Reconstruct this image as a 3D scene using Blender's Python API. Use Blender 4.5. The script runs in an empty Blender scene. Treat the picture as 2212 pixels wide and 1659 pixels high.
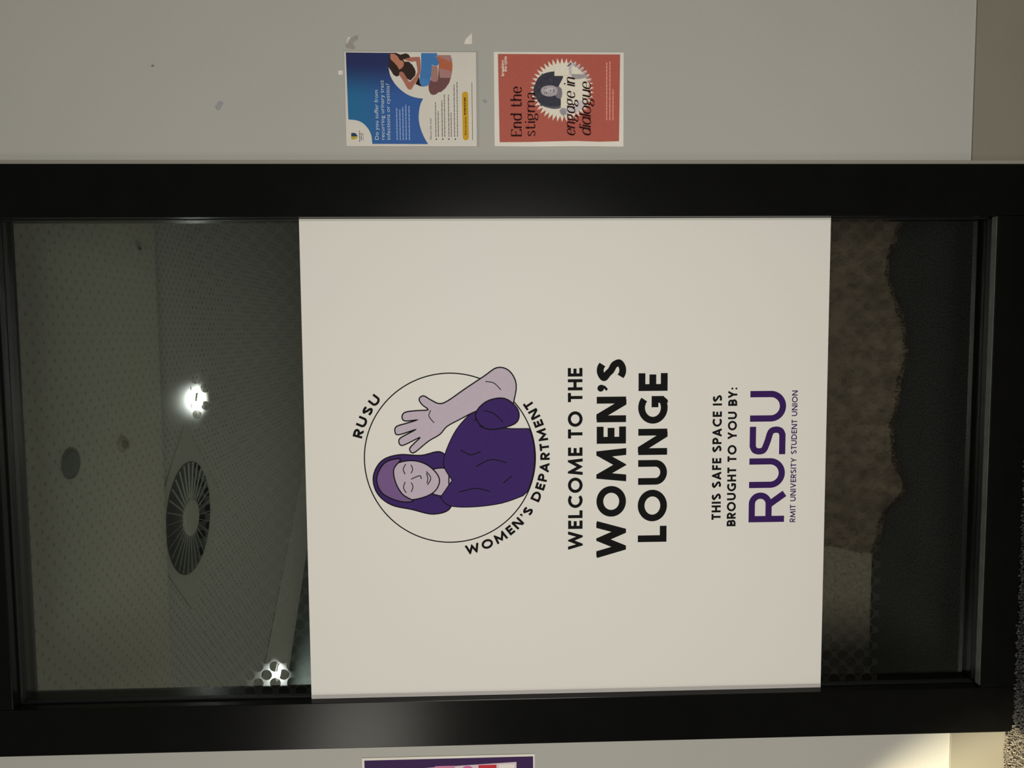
import bpy, bmesh, math, random
from mathutils import Matrix, Vector
from mathutils.geometry import tessellate_polygon
random.seed(7)
SC = bpy.context.scene
COL = SC.collection

# ------------------------------------------------------------------ camera
cam_d = bpy.data.cameras.new('camera')
cam_d.sensor_fit = 'HORIZONTAL'; cam_d.sensor_width = 36.0; cam_d.lens = 26.583
cam_d.clip_start = 0.02
cam = bpy.data.objects.new('camera', cam_d); COL.objects.link(cam)
rt = Vector((-0.00711345, -0.03324937, -0.99942177))
dn = Vector((-0.99750898, -0.06990702, 0.00942555))
fw = Vector((-0.07018, 0.99699924, -0.03266927))
CAM = Vector((0.3067, -1.7554, 1.29216))
m = Matrix.Identity(4)
for i in range(3):
    m[i][0] = rt[i]; m[i][1] = -dn[i]; m[i][2] = -fw[i]; m[i][3] = CAM[i]
cam.matrix_world = m
SC.camera = cam

# ------------------------------------------------------------------ light
w = bpy.data.worlds.new('world'); SC.world = w; w.use_nodes = True
w.node_tree.nodes['Background'].inputs[0].default_value = (0.93, 1.0, 0.98, 1)
w.node_tree.nodes['Background'].inputs[1].default_value = 0.055
vs = SC.view_settings
vs.view_transform = 'Standard'; vs.look = 'None'; vs.gamma = 1.0; vs.exposure = 0.0
vs.use_curve_mapping = False

def area(name, loc, target, sx, sy, energy, color, spread=180):
    d = bpy.data.lights.new(name, 'AREA'); d.shape = 'RECTANGLE'; d.size = sx; d.size_y = sy
    d.energy = energy; d.color = color; d.spread = math.radians(spread)
    o = bpy.data.objects.new(name, d); COL.objects.link(o); o.location = loc
    o.rotation_euler = (Vector(target) - Vector(loc)).to_track_quat('-Z', 'Y').to_euler()
    return o
# unseen area fill added for the corridor, behind the photographer
area('corridor_fill', (0.10, -3.4, 1.15), (0.1, 0, 1.05), 1.2, 1.0, 75, (1.0, 0.965, 0.91))
area('corridor_fill_far', (-2.5, -3.2, 2.15), (-0.6, 0, 0.9), 0.9, 0.6, 20, (1.0, 0.95, 0.84))  # second added fill, placed so the left frame post shows a glow
# narrow warm spotlight washing the left side of the wall foot
sd = bpy.data.lights.new('warm_spotlight', 'SPOT'); sd.energy = 330; sd.color = (1.0, 0.90, 0.64)
sd.spot_size = math.radians(42); sd.spot_blend = 0.5; sd.shadow_soft_size = 0.015
so = bpy.data.objects.new('warm_spotlight', sd); COL.objects.link(so)
so.location = (-1.45, -0.90, 1.2)
so.rotation_euler = (Vector((-1.19, 0.0, 0.02)) - Vector(so.location)).to_track_quat('-Z', 'Y').to_euler()
# low fill added to brighten the lounge ceiling, unseen behind the sign
area('lounge_fill', (-1.5, 2.2, 0.5), (-1.5, 2.2, 2.62), 3.0, 3.4, 13, (1.0, 0.945, 0.81))

# ------------------------------------------------------------------ colour and material helpers
LIT = 0.72
def s2l(c):
    c = c / 255.0
    return c / 12.92 if c <= 0.04045 else ((c + 0.055) / 1.055) ** 2.4
def alb(r, g, b, k=LIT):
    return tuple(min(0.9, s2l(v) / k) for v in (r, g, b))
def mat(name, col, rough=0.6, spec=0.3, metal=0.0, bump=None, vary=None, noise_scale=40):
    mt = bpy.data.materials.new(name); mt.use_nodes = True
    nt = mt.node_tree; p = nt.nodes['Principled BSDF']
    p.inputs['Base Color'].default_value = (*col, 1); p.inputs['Roughness'].default_value = rough
    p.inputs['Specular IOR Level'].default_value = spec; p.inputs['Metallic'].default_value = metal
    tc = nt.nodes.new('ShaderNodeTexCoord')
    if vary:
        n = nt.nodes.new('ShaderNodeTexNoise'); n.inputs['Scale'].default_value = noise_scale
        n.inputs['Detail'].default_value = 6
        nt.links.new(tc.outputs['Object'], n.inputs['Vector'])
        r = nt.nodes.new('ShaderNodeMapRange'); r.inputs[1].default_value = 0.3; r.inputs[2].default_value = 0.7
        nt.links.new(n.outputs['Fac'], r.inputs[0])
        mx = nt.nodes.new('ShaderNodeMix'); mx.data_type = 'RGBA'
        mx.inputs[6].default_value = (*col, 1); mx.inputs[7].default_value = (*vary, 1)
        nt.links.new(r.outputs[0], mx.inputs[0]); nt.links.new(mx.outputs[2], p.inputs['Base Color'])
    if bump:
        n2 = nt.nodes.new('ShaderNodeTexNoise'); n2.inputs['Scale'].default_value = bump[0]; n2.inputs['Detail'].default_value = 3
        nt.links.new(tc.outputs['Object'], n2.inputs['Vector'])
        b = nt.nodes.new('ShaderNodeBump'); b.inputs['Strength'].default_value = bump[1]; b.inputs['Distance'].default_value = bump[2]
        nt.links.new(n2.outputs['Fac'], b.inputs['Height']); nt.links.new(b.outputs['Normal'], p.inputs['Normal'])
    return mt
INK = {}
def ink(rgb, rough=0.7):
    k = (tuple(rgb), rough)
    if k not in INK: INK[k] = mat('printed_ink', tuple(max(.004, v - .012) for v in alb(*rgb)), rough, 0.12, vary=tuple(max(.004, v * .95 - .012) for v in alb(*rgb)), noise_scale=120)
    return INK[k]

M_wall = mat('wall_paint', (0.455, 0.442, 0.395), 0.75, 0.2, bump=(420, 0.35, 0.0015), vary=(0.44, 0.43, 0.385), noise_scale=3)
M_skirt = mat('skirting_paint', (0.245, 0.230, 0.178), 0.5, 0.3, vary=(0.235, 0.215, 0.165), noise_scale=6)
M_frame = mat('black_frame_paint', (0.0040, 0.0040, 0.0036), 0.21, 0.15, bump=(900, 0.15, 0.0003), vary=(0.005, 0.005, 0.0045), noise_scale=12)
M_bead = mat('dark_bead', (0.004, 0.004, 0.0045), 0.45, 0.3)
M_sill_sheen = mat('sill_sheen', (0.11, 0.115, 0.10), 0.4, 0.5, metal=0.3, vary=(0.07, 0.075, 0.06), noise_scale=30)
M_carpet = mat('carpet', (0.15, 0.148, 0.145), 0.95, 0.05, bump=(260, 0.9, 0.006), vary=(0.018, 0.018, 0.02), noise_scale=190)
M_tuft_lit = mat("carpet_yarn_lit", (0.48, 0.43, 0.34), 0.95, 0.05, vary=(0.035, 0.033, 0.034), noise_scale=150)  # brighter copy of the carpet, warm light put into the yarn colour
M_tuft_inner = M_carpet
M_board = mat('sign_board', tuple(.94 * q for q in alb(205, 201, 192)), 0.5, 0.2, bump=(300, 0.05, 0.0005), vary=tuple(.94 * q for q in alb(203, 200, 193)), noise_scale=1.5)
M_paper = mat('paper', alb(205, 200, 188), 0.6, 0.25, vary=alb(198, 193, 182), noise_scale=8)
M_ceil_plain = mat('ceiling_paint', (0.52, 0.51, 0.46), 0.85, 0.1, bump=(80, 0.1, 0.001))
M_inner = mat('lounge_wall', (0.50, 0.51, 0.46), 0.8, 0.1, vary=(0.46, 0.47, 0.43), noise_scale=2)
M_dark = mat('dark_teal_wall', (0.16, 0.19, 0.18), 0.5, 0.3)
M_black = mat('vent_black', (0.004, 0.005, 0.004), 0.7, 0.1)
M_vent = mat('vent_grey', (0.42, 0.42, 0.36), 0.6, 0.3)
M_sofa = mat('brown_upholstery', (0.27, 0.215, 0.17), 0.9, 0.1, bump=(160, 0.7, 0.004), vary=(0.15, 0.12, 0.095), noise_scale=90)
M_fur = mat('brown_shag', (0.17, 0.122, 0.09), 0.8, 0.15, vary=(0.08, 0.058, 0.044), noise_scale=24)

def perforated(name, base, hole, pitch, rad):
    mt = bpy.data.materials.new(name); mt.use_nodes = True; nt = mt.node_tree
    p = nt.nodes['Principled BSDF']; p.inputs['Roughness'].default_value = 0.85; p.inputs['Specular IOR Level'].default_value = 0.1
    tc = nt.nodes.new('ShaderNodeTexCoord'); sep = nt.nodes.new('ShaderNodeSeparateXYZ')
    nt.links.new(tc.outputs['Object'], sep.inputs[0])
    def mth(op, a, b=None):
        n = nt.nodes.new('ShaderNodeMath'); n.operation = op
        for i, v in enumerate((a, b)):
            if v is None: continue
            if isinstance(v, (int, float)): n.inputs[i].default_value = v
            else: nt.links.new(v, n.inputs[i])
        return n.outputs[0]
    def grid(off):
        ds = []
        for ax in ('X', 'Y'):
            f = mth('FRACT', mth('ADD', mth('DIVIDE', sep.outputs[ax], pitch), 100 + off))
            ds.append(mth('POWER', mth('MULTIPLY', mth('SUBTRACT', f, 0.5), pitch), 2))
        return mth('SQRT', mth('ADD', ds[0], ds[1]))
    d = mth('MINIMUM', grid(0), grid(0.5))
    k = mth('LESS_THAN', d, rad)
    mx = nt.nodes.new('ShaderNodeMix'); mx.data_type = 'RGBA'
    mx.inputs[6].default_value = (*base, 1); mx.inputs[7].default_value = (*hole, 1)
    nt.links.new(k, mx.inputs[0]); nt.links.new(mx.outputs[2], p.inputs['Base Color'])
    return mt
M_perf = perforated('perforated_board', (0.49, 0.475, 0.405), (0.31, 0.30, 0.24), 0.056, 0.0066)
M_perf2 = perforated('perforated_board_recess', (0.45, 0.45, 0.41), (0.22, 0.22, 0.19), 0.050, 0.0066)

def glass_mat():
    mt = bpy.data.materials.new('window_glass'); mt.use_nodes = True; nt = mt.node_tree; nt.nodes.clear()
    out = nt.nodes.new('ShaderNodeOutputMaterial'); t = nt.nodes.new('ShaderNodeBsdfTransparent')
    t.inputs[0].default_value = (0.90, 0.93, 0.90, 1)
    g = nt.nodes.new('ShaderNodeBsdfGlossy'); g.inputs['Roughness'].default_value = 0.01
    fr = nt.nodes.new('ShaderNodeFresnel'); fr.inputs[0].default_value = 1.5
    mx = nt.nodes.new('ShaderNodeMixShader'); nt.links.new(fr.outputs[0], mx.inputs[0])
    nt.links.new(t.outputs[0], mx.inputs[1]); nt.links.new(g.outputs[0], mx.inputs[2]); nt.links.new(mx.outputs[0], out.inputs[0])
    return mt
def film_mat():
    # frosted film with clear round dots: square lattice turned 45 degrees
    mt = bpy.data.materials.new('dotted_film'); mt.use_nodes = True; nt = mt.node_tree; nt.nodes.clear()
    out = nt.nodes.new('ShaderNodeOutputMaterial')
    tc = nt.nodes.new('ShaderNodeTexCoord'); sep = nt.nodes.new('ShaderNodeSeparateXYZ')
    nt.links.new(tc.outputs['Object'], sep.inputs[0])
    def mth(op, a, b=None):
        n = nt.nodes.new('ShaderNodeMath'); n.operation = op
        for i, v in enumerate((a, b)):
            if v is None: continue
            if isinstance(v, (int, float)): n.inputs[i].default_value = v
            else: nt.links.new(v, n.inputs[i])
        return n.outputs[0]
    P = 0.0412
    def grid(off):
        ds = []
        for ax, c0 in (('X', 0.1562), ('Z', 1.938)):
            f = mth('FRACT', mth('ADD', mth('DIVIDE', mth('SUBTRACT', sep.outputs[ax], c0), P), 100.5 + off))
            ds.append(mth('POWER', mth('MULTIPLY', mth('SUBTRACT', f, 0.5), P), 2))
        return mth('SQRT', mth('ADD', ds[0], ds[1]))
    d = mth('MINIMUM', grid(0), grid(0.5))
    z = sep.outputs['Z']
    rad = mth('MINIMUM', mth('ADD', mth('MULTIPLY', mth('SUBTRACT', 1.98, z), 0.0176), 0.0102), 0.0131)
    dot = mth('MULTIPLY', mth('LESS_THAN', d, rad), mth('LESS_THAN', z, 1.992))
    haze = mth('SUBTRACT', 1.0, dot)
    t = nt.nodes.new('ShaderNodeBsdfTransparent')
    rf = nt.nodes.new('ShaderNodeBsdfRefraction'); rf.inputs['IOR'].default_value = 1.022; rf.inputs['Roughness'].default_value = 0.85
    df = nt.nodes.new('ShaderNodeBsdfTranslucent'); df.inputs[0].default_value = (0.8, 0.8, 0.75, 1)
    dd = nt.nodes.new('ShaderNodeBsdfDiffuse'); dd.inputs[0].default_value = (0.8, 0.78, 0.7, 1)
    m0 = nt.nodes.new('ShaderNodeMixShader'); m0.inputs[0].default_value = 0.5
    nt.links.new(df.outputs[0], m0.inputs[1]); nt.links.new(dd.outputs[0], m0.inputs[2])
    m1 = nt.nodes.new('ShaderNodeMixShader'); m1.inputs[0].default_value = 0.065
    nt.links.new(rf.outputs[0], m1.inputs[1]); nt.links.new(m0.outputs[0], m1.inputs[2])
    m2 = nt.nodes.new('ShaderNodeMixShader')
    nt.links.new(mth('MULTIPLY', haze, 0.30), m2.inputs[0])
    nt.links.new(t.outputs[0], m2.inputs[1]); nt.links.new(m1.outputs[0], m2.inputs[2])
    nt.links.new(m2.outputs[0], out.inputs[0])
    return mt
def emis(name, col, strength):
    mt = bpy.data.materials.new(name); mt.use_nodes = True; p = mt.node_tree.nodes['Principled BSDF']
    p.inputs['Base Color'].default_value = (0.8, 0.8, 0.8, 1)
    p.inputs['Emission Color'].default_value = (*col, 1); p.inputs['Emission Strength'].default_value = strength
    return mt
M_glass = glass_mat(); M_film = film_mat()
M_lamp = emis('lamp_lens', (0.97, 1.0, 0.97), 170.0)

# ------------------------------------------------------------------ object helpers
def tag(o, label=None, cat=None, group=None, kind=None):
    if label: o['label'] = label
    if cat: o['category'] = cat
    if group: o['group'] = group
    if kind: o['kind'] = kind
    return o
def link(name, me, parent=None, loc=None):
    o = bpy.data.objects.new(name, me); COL.objects.link(o)
    if parent is not None: o.parent = parent
    if loc is not None: o.location = loc
    return o
def empty(name, loc, label, cat, group=None, kind=None, rot=None):
    o = bpy.data.objects.new(name, None); COL.objects.link(o); o.location = loc
    o.empty_display_size = 0.05
    if rot: o.rotation_euler = rot
    return tag(o, label, cat, group, kind)
def bm_obj(name, bm, mats, parent=None, loc=None, smooth=False):
    me = bpy.data.meshes.new(name); bm.normal_update(); bm.to_mesh(me); bm.free()
    for x in (mats if isinstance(mats, (list, tuple)) else [mats]): me.materials.append(x)
    if smooth:
        for p in me.polygons: p.use_smooth = True
    return link(name, me, parent, loc)
def bbox(bm, x0, x1, y0, y1, z0, z1, bev=0.0):
    r = bmesh.ops.create_cube(bm, size=1.0)
    for v in r['verts']:
        v.co = Vector((x0 + (v.co.x + .5) * (x1 - x0), y0 + (v.co.y + .5) * (y1 - y0), z0 + (v.co.z + .5) * (z1 - z0)))
    if bev > 0:
        es = list({e for v in r['verts'] for e in v.link_edges})
        bmesh.ops.bevel(bm, geom=es, offset=bev, segments=2, affect='EDGES', profile=0.6)
def box(name, x0, x1, y0, y1, z0, z1, mt, parent=None, bev=0.0):
    bm = bmesh.new(); bbox(bm, x0, x1, y0, y1, z0, z1, bev)
    return bm_obj(name, bm, mt, parent)
def lathe(name, prof, mt, parent, seg=48, loc=None):
    # prof: (radius, z) pairs, spun round Z
    bm = bmesh.new(); rings = []
    for r, z in prof:
        if r < 1e-6: rings.append([bm.verts.new((0, 0, z))])
        else: rings.append([bm.verts.new((r * math.cos(2 * math.pi * i / seg), r * math.sin(2 * math.pi * i / seg), z)) for i in range(seg)])
    for a, b in zip(rings, rings[1:]):
        for i in range(seg):
            j = (i + 1) % seg
            if len(a) == 1: bm.faces.new((a[0], b[j], b[i]))
            elif len(b) == 1: bm.faces.new((a[i], a[j], b[0]))
            else: bm.faces.new((a[i], a[j], b[j], b[i]))
    bmesh.ops.recalc_face_normals(bm, faces=bm.faces)
    return bm_obj(name, bm, mt, parent, loc)

# ------------------------------------------------------------------ flat print helper (u to the right, v up, on a sheet facing -Y)
def spline(pts, n=8, closed=False):
    out = []; L = len(pts)
    rng = range(L if closed else L - 1)
    for i in rng:
        g = (lambda k: pts[k % L]) if closed else (lambda k: pts[max(0, min(L - 1, k))])
        p0, p1, p2, p3 = g(i - 1), g(i), g(i + 1), g(i + 2)
        for s in range(n):
            t = s / n; t2 = t * t; t3 = t2 * t
            out.append(tuple(0.5 * (2 * p1[k] + (p2[k] - p0[k]) * t + (2 * p0[k] - 5 * p1[k] + 4 * p2[k] - p3[k]) * t2 + (3 * p1[k] - p0[k] - 3 * p2[k] + p3[k]) * t3) for k in (0, 1)))
    if not closed: out.append(tuple(pts[-1]))
    return out
def arc(cx, cy, rx, ry, a0, a1, n=20):
    return [(cx + rx * math.cos(math.radians(a0 + (a1 - a0) * i / n)), cy + ry * math.sin(math.radians(a0 + (a1 - a0) * i / n))) for i in range(n + 1)]
class Print:
    def __init__(s): s.v = []; s.f = []; s.mi = []; s.mats = []; s.layer = 1; s.n = 0
    def _y(s, layer):
        s.n += 1
        return -(layer if layer is not None else s.layer) * 0.00016 - s.n % 12 * 0.000006
    def _m(s, mt):
        if mt not in s.mats: s.mats.append(mt)
        return s.mats.index(mt)
    def poly(s, pts, col, layer=None):
        mt = col if isinstance(col, bpy.types.Material) else ink(col)
        y = s._y(layer)
        q = [p for i, p in enumerate(pts) if i == 0 or (abs(p[0] - pts[i - 1][0]) + abs(p[1] - pts[i - 1][1])) > 1e-7]
        vs3 = [Vector((p[0], p[1], 0)) for p in q]; b = len(s.v)
        s.v += [(p[0], y, p[1]) for p in q]; k = s._m(mt)
        for t in tessellate_polygon([vs3]):
            a, c, d = (q[i] for i in t)
            cr = (c[0] - a[0]) * (d[1] - a[1]) - (c[1] - a[1]) * (d[0] - a[0])
            if abs(cr) < 1e-14: continue
            s.f.append([b + i for i in (t if cr > 0 else t[::-1])]); s.mi.append(k)
    def _quad(s, q, y, k, T=None):
        b = len(s.v); s.q = getattr(s, 'q', 0) + 1; y -= s.q % 13 * 0.000006
        for p in q:
            if T: p = T(p)
            s.v.append((p[0], y, p[1]))
        s.f.append(list(range(b, b + len(q)))); s.mi.append(k)
    def stroke(s, pts, wd, col, layer=None, closed=False, nib=None, T=None, clip=None):
        # wd: width; nib=(thin, thick): pen width depends on direction; clip=(v0, v1) cuts the pieces level
        mt = col if isinstance(col, bpy.types.Material) else ink(col)
        y = s._y(layer); k = s._m(mt)
        P = [p for i, p in enumerate(pts) if i == 0 or math.hypot(p[0] - pts[i - 1][0], p[1] - pts[i - 1][1]) > 1e-6]
        if closed and math.hypot(P[0][0] - P[-1][0], P[0][1] - P[-1][1]) < 1e-6: P.pop()
        n = len(P)
        if n < 2: return
        def cut(q):
            if not clip: return q
            for sgn_, lim in ((1, clip[0]), (-1, -clip[1])):
                o = []
                for a, b in zip(q, q[1:] + q[:1]):
                    da, db = sgn_ * a[1] - lim, sgn_ * b[1] - lim
                    if da >= 0: o.append(a)
                    if (da < 0) != (db < 0):
                        t = da / (da - db); o.append((a[0] + (b[0] - a[0]) * t, a[1] + (b[1] - a[1]) * t))
                q = o
                if len(q) < 3: return []
            return q
        segs = []
        for i in range(n if closed else n - 1):
            a, b = P[i], P[(i + 1) % n]; dx, dy = b[0] - a[0], b[1] - a[1]; l = math.hypot(dx, dy)
            if l < 1e-9: continue
            segs.append((a, b, dx / l, dy / l))
        def hw(dy): return (wd if nib is None else nib[0] + (nib[1] - nib[0]) * abs(dy) ** 1.4) / 2
        m_ = len(segs)
        def jdir(i):        # pen width at the joint between segment i-1 and i
            if not closed and (i <= 0 or i >= m_): return hw(segs[max(0, min(m_ - 1, i))][3])
            u, v = segs[(i - 1) % m_], segs[i % m_]; return (hw(u[3]) + hw(v[3])) / 2
        for i, (a, b, dx, dy) in enumerate(segs):
            h0, h1 = jdir(i), jdir(i + 1)
            q = cut([(a[0] + dy * h0, a[1] - dx * h0), (b[0] + dy * h1, b[1] - dx * h1), (b[0] - dy * h1, b[1] + dx * h1), (a[0] - dy * h0, a[1] + dx * h0)])
            if q: s._quad(q, y, k, T)
            if i < m_ - 1 or closed:
                _, _, ex, ey = segs[(i + 1) % m_]; cr = dx * ey - dy * ex; dt = dx * ex + dy * ey
                if abs(cr) < 1e-5 and dt > 0: continue
                sg = 1 if cr > 0 else -1         # outer side of the bend
                p0 = (b[0] + sg * dy * h1, b[1] - sg * dx * h1); p1 = (b[0] + sg * ey * h1, b[1] - sg * ex * h1)
                tri = [b, p0, p1]
                if 1 + dt > .08:                 # mitre
                    mx, my = sg * (dy + ey), -sg * (dx + ex); l2 = mx * mx + my * my
                    f = 2 * h1 / l2
                    tri = [b, p0, (b[0] + mx * f, b[1] + my * f), p1]
                if sg < 0: tri = tri[::-1]
                q = cut(tri)
                if q: s._quad(q, y, k, T)
    def disc(s, cx, cy, r, col, layer=None, n=24, ry=None):
        s.poly(arc(cx, cy, r, ry or r, 0, 360, n)[:-1], col, layer)
    def rect(s, u0, u1, v0, v1, col, layer=None): s.poly([(u0, v0), (u1, v0), (u1, v1), (u0, v1)], col, layer)
    def words(s, text, u0, u1, base, cap, col, layer=None, bold=0.0, shear=0.0):
        # ordinary sans lettering of Blender's built-in font, fitted between u0 and u1
        cu = bpy.data.curves.new('tmp', 'FONT'); cu.body = text; cu.resolution_u = 3; cu.offset = bold; cu.shear = shear; cu.fill_mode = 'FRONT' if hasattr(cu, 'fill_mode') else cu.fill_mode
        o = bpy.data.objects.new('tmp', cu); COL.objects.link(o)
        dg = bpy.context.evaluated_depsgraph_get(); dg.update()
        me = o.evaluated_get(dg).to_mesh()
        xs = [v.co.x for v in me.vertices]; x0, x1 = min(xs), max(xs)
        sx = (u1 - u0) / (x1 - x0); sy = cap / 0.70
        mt = col if isinstance(col, bpy.types.Material) else ink(col)
        y = s._y(layer); b = len(s.v); k = s._m(mt)
        s.v += [(u0 + (v.co.x - x0) * sx, y, base + v.co.y * sy) for v in me.vertices]
        for p in me.polygons:
            s.f.append([b + i for i in p.vertices]); s.mi.append(k)
        o.evaluated_get(dg).to_mesh_clear(); bpy.data.objects.remove(o); bpy.data.curves.remove(cu)
    def build(s, name, parent, loc=None, label=None):
        me = bpy.data.meshes.new(name); me.from_pydata(s.v, [], s.f); me.update()
        for mt in s.mats: me.materials.append(mt)
        for i, k in enumerate(s.mi): me.polygons[i].material_index = k
        bm = bmesh.new(); bm.from_mesh(me)
        for f in bm.faces:
            if f.normal.y > 0: f.normal_flip()
        bm.to_mesh(me); bm.free()
        o = link(name, me, parent, loc)
        if label: o['label'] = label
        return o

# geometric capitals: every glyph is (advance width, list of centre lines); cap height 1, stroke weight t
def caps(ch, t):
    h = t / 2; B = 1 - h
    if ch == ' ': return 0.28, []
    if ch == 'I': return t, [[(h, 0), (h, 1)]]
    if ch == 'L': return .52, [[(h, 1), (h, h), (.52, h)]]
    if ch == 'E': return .56, [[(.56, B), (h, B), (h, h), (.56, h)], [(h, .51), (.52, .51)]]
    if ch == 'F': return .52, [[(.52, B), (h, B), (h, 0)], [(h, .49), (.48, .49)]]
    if ch == 'T': return .60, [[(0, B), (.60, B)], [(.30, B), (.30, 0)]]
    if ch == 'H': return .74, [[(h, 0), (h, 1)], [(.74 - h, 0), (.74 - h, 1)], [(h, .51), (.74 - h, .51)]]
    if ch == 'O': return 1.02, [arc(.51, .5, .51 - h, .5 - h + .008, 0, 360, 48)]
    if ch == 'C': return .84, [arc(.51, .5, .51 - h, .5 - h + .008, 48, 312, 36)]
    if ch == 'G': return .88, [arc(.51, .5, .51 - h, .5 - h + .008, 50, 318, 36) + [(.88 - h, .19), (.88 - h, .43), (.52, .43)]]
    if ch == 'U': return .80, [[(h, 1), (h, .38)] + arc(.40, .40, .40 - h, .40 - h, 180, 360, 20) + [(.80 - h, 1)]]
    if ch == 'S':
        r = .255 - h * .5
        a = arc(.33, 1 - h - r, .30 - h * .5, r, 38, 205, 16)
        b = arc(.33, h + r, .31 - h * .5, r, 25, -142, 16)
        return .66, [spline([a[0], a[3], a[6], a[9], a[12], (.115 + h, .62), (.33, .515), (.50, .41), b[4], b[7], b[10], b[13], b[16]], 6)]
    if ch in 'RPB':
        top = .46; r = (B - top) / 2
        bowl = [(h, B), (.32, B)] + arc(.34, (B + top) / 2, .25 - h * .3, r, 90, -90, 16) + [(h, top)]
        L = [[(h, 0), (h, 1)], bowl]
        if ch == 'R': L.append([(.28, top), (.58, -.02)]); return .64, L
        if ch == 'P': return .60, L
        r2 = (.53 - h) / 2
        L.append([(h, h), (.34, h)] + arc(.36, (h + .53) / 2, .26 - h * .3, r2, -90, 90, 16) + [(h, .53)])
        return .64, L
    if ch == 'D': return .86, [[(h, 0), (h, 1)], [(h, B), (.36, B)] + arc(.36, .5, .50 - h, .5 - h, 90, -90, 24) + [(h, h)]]
    if ch == 'A': return .86, [[(h * .9, -.02), (.43, 1 - h * .9), (.86 - h * .9, -.02)], [(.18, .28), (.68, .28)]]
    if ch == 'V': return .84, [[(h * .9, 1.02), (.42, h * .9), (.84 - h * .9, 1.02)]]
    if ch == 'W': return 1.22, [[(h * .9, 1.02), (.34, h * 1.2), (.61, 1 - h * 1.6), (.88, h * 1.2), (1.22 - h * .9, 1.02)]]
    if ch == 'M': return 1.10, [[(h * 1.0, -.02), (.20, 1 - h * 1.3), (.55, h * 1.7), (.90, 1 - h * 1.3), (1.10 - h * 1.0, -.02)]]
    if ch == 'N': return .84, [[(h, 0), (h, 1)], [(h * .9, 1.02), (h * 1.35, 1 - h * .25), (.84 - h * 1.35, h * .25), (.84 - h * .9, -.02)], [(.84 - h, 0), (.84 - h, 1)]]
    if ch == 'Y': return .78, [[(h * .9, 1.02), (.39, .42), (.78 - h * .9, 1.02)], [(.39, .44), (.39, 0)]]
    if ch == "'": return .24, [[(.15, .97), (.17, .90), (.07, .70)], arc(.12, .90, .055, .055, 0, 360, 12)]
    if ch == ':': return .16, [arc(.08, .10, .045, .045, 0, 360, 12), arc(.08, .58, .045, .045, 0, 360, 12)]
    return .5, []
def glyph_draw(pr, ch, t, sx, place, cap, col, layer=None):
    # centre lines are widened first horizontally by sx, then stroked at an even weight, cut level at cap line and base line
    a, g = caps(ch, t)
    Tc = lambda p: place((p[0] / sx, p[1]))
    if ch == "'":
        pr.poly([place((.13 + .115 * math.cos(q * .5236) / sx, .865 + .115 * math.sin(q * .5236))) for q in range(12)], col, layer)
        pr.poly([place(q) for q in ((.24, .90), (.245, .83), (.21, .72), (.11, .62), (.04, .67), (.13, .76), (.15, .84))], col, layer); return
    if ch == ':':
        for zz in (.11, .56): pr.poly([place((.08 + .115 * math.cos(q * .5236) / sx, zz + .115 * math.sin(q * .5236))) for q in range(12)], col, layer)
        return
    for path in g:
        pr.stroke([(p[0] * sx, p[1]) for p in path], t, col, layer, closed=(ch == 'O'), T=Tc, clip=(-.012, 1.012))
def caps_line(pr, text, u0, u1, base, cap, t, col, layer=None, track=0.16, space=None):
    adv = []; x = 0
    for ch in text:
        a, g = caps(ch, t)
        if ch == ' ' and space is not None: a = space
        adv.append(x); x += a + track
    k = (u1 - u0) / (x - track)
    for ch, x0 in zip(text, adv):
        glyph_draw(pr, ch, t, k / cap, lambda p, x0=x0: (u0 + (x0 + p[0]) * k, base + p[1] * cap), cap, col, layer)

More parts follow.
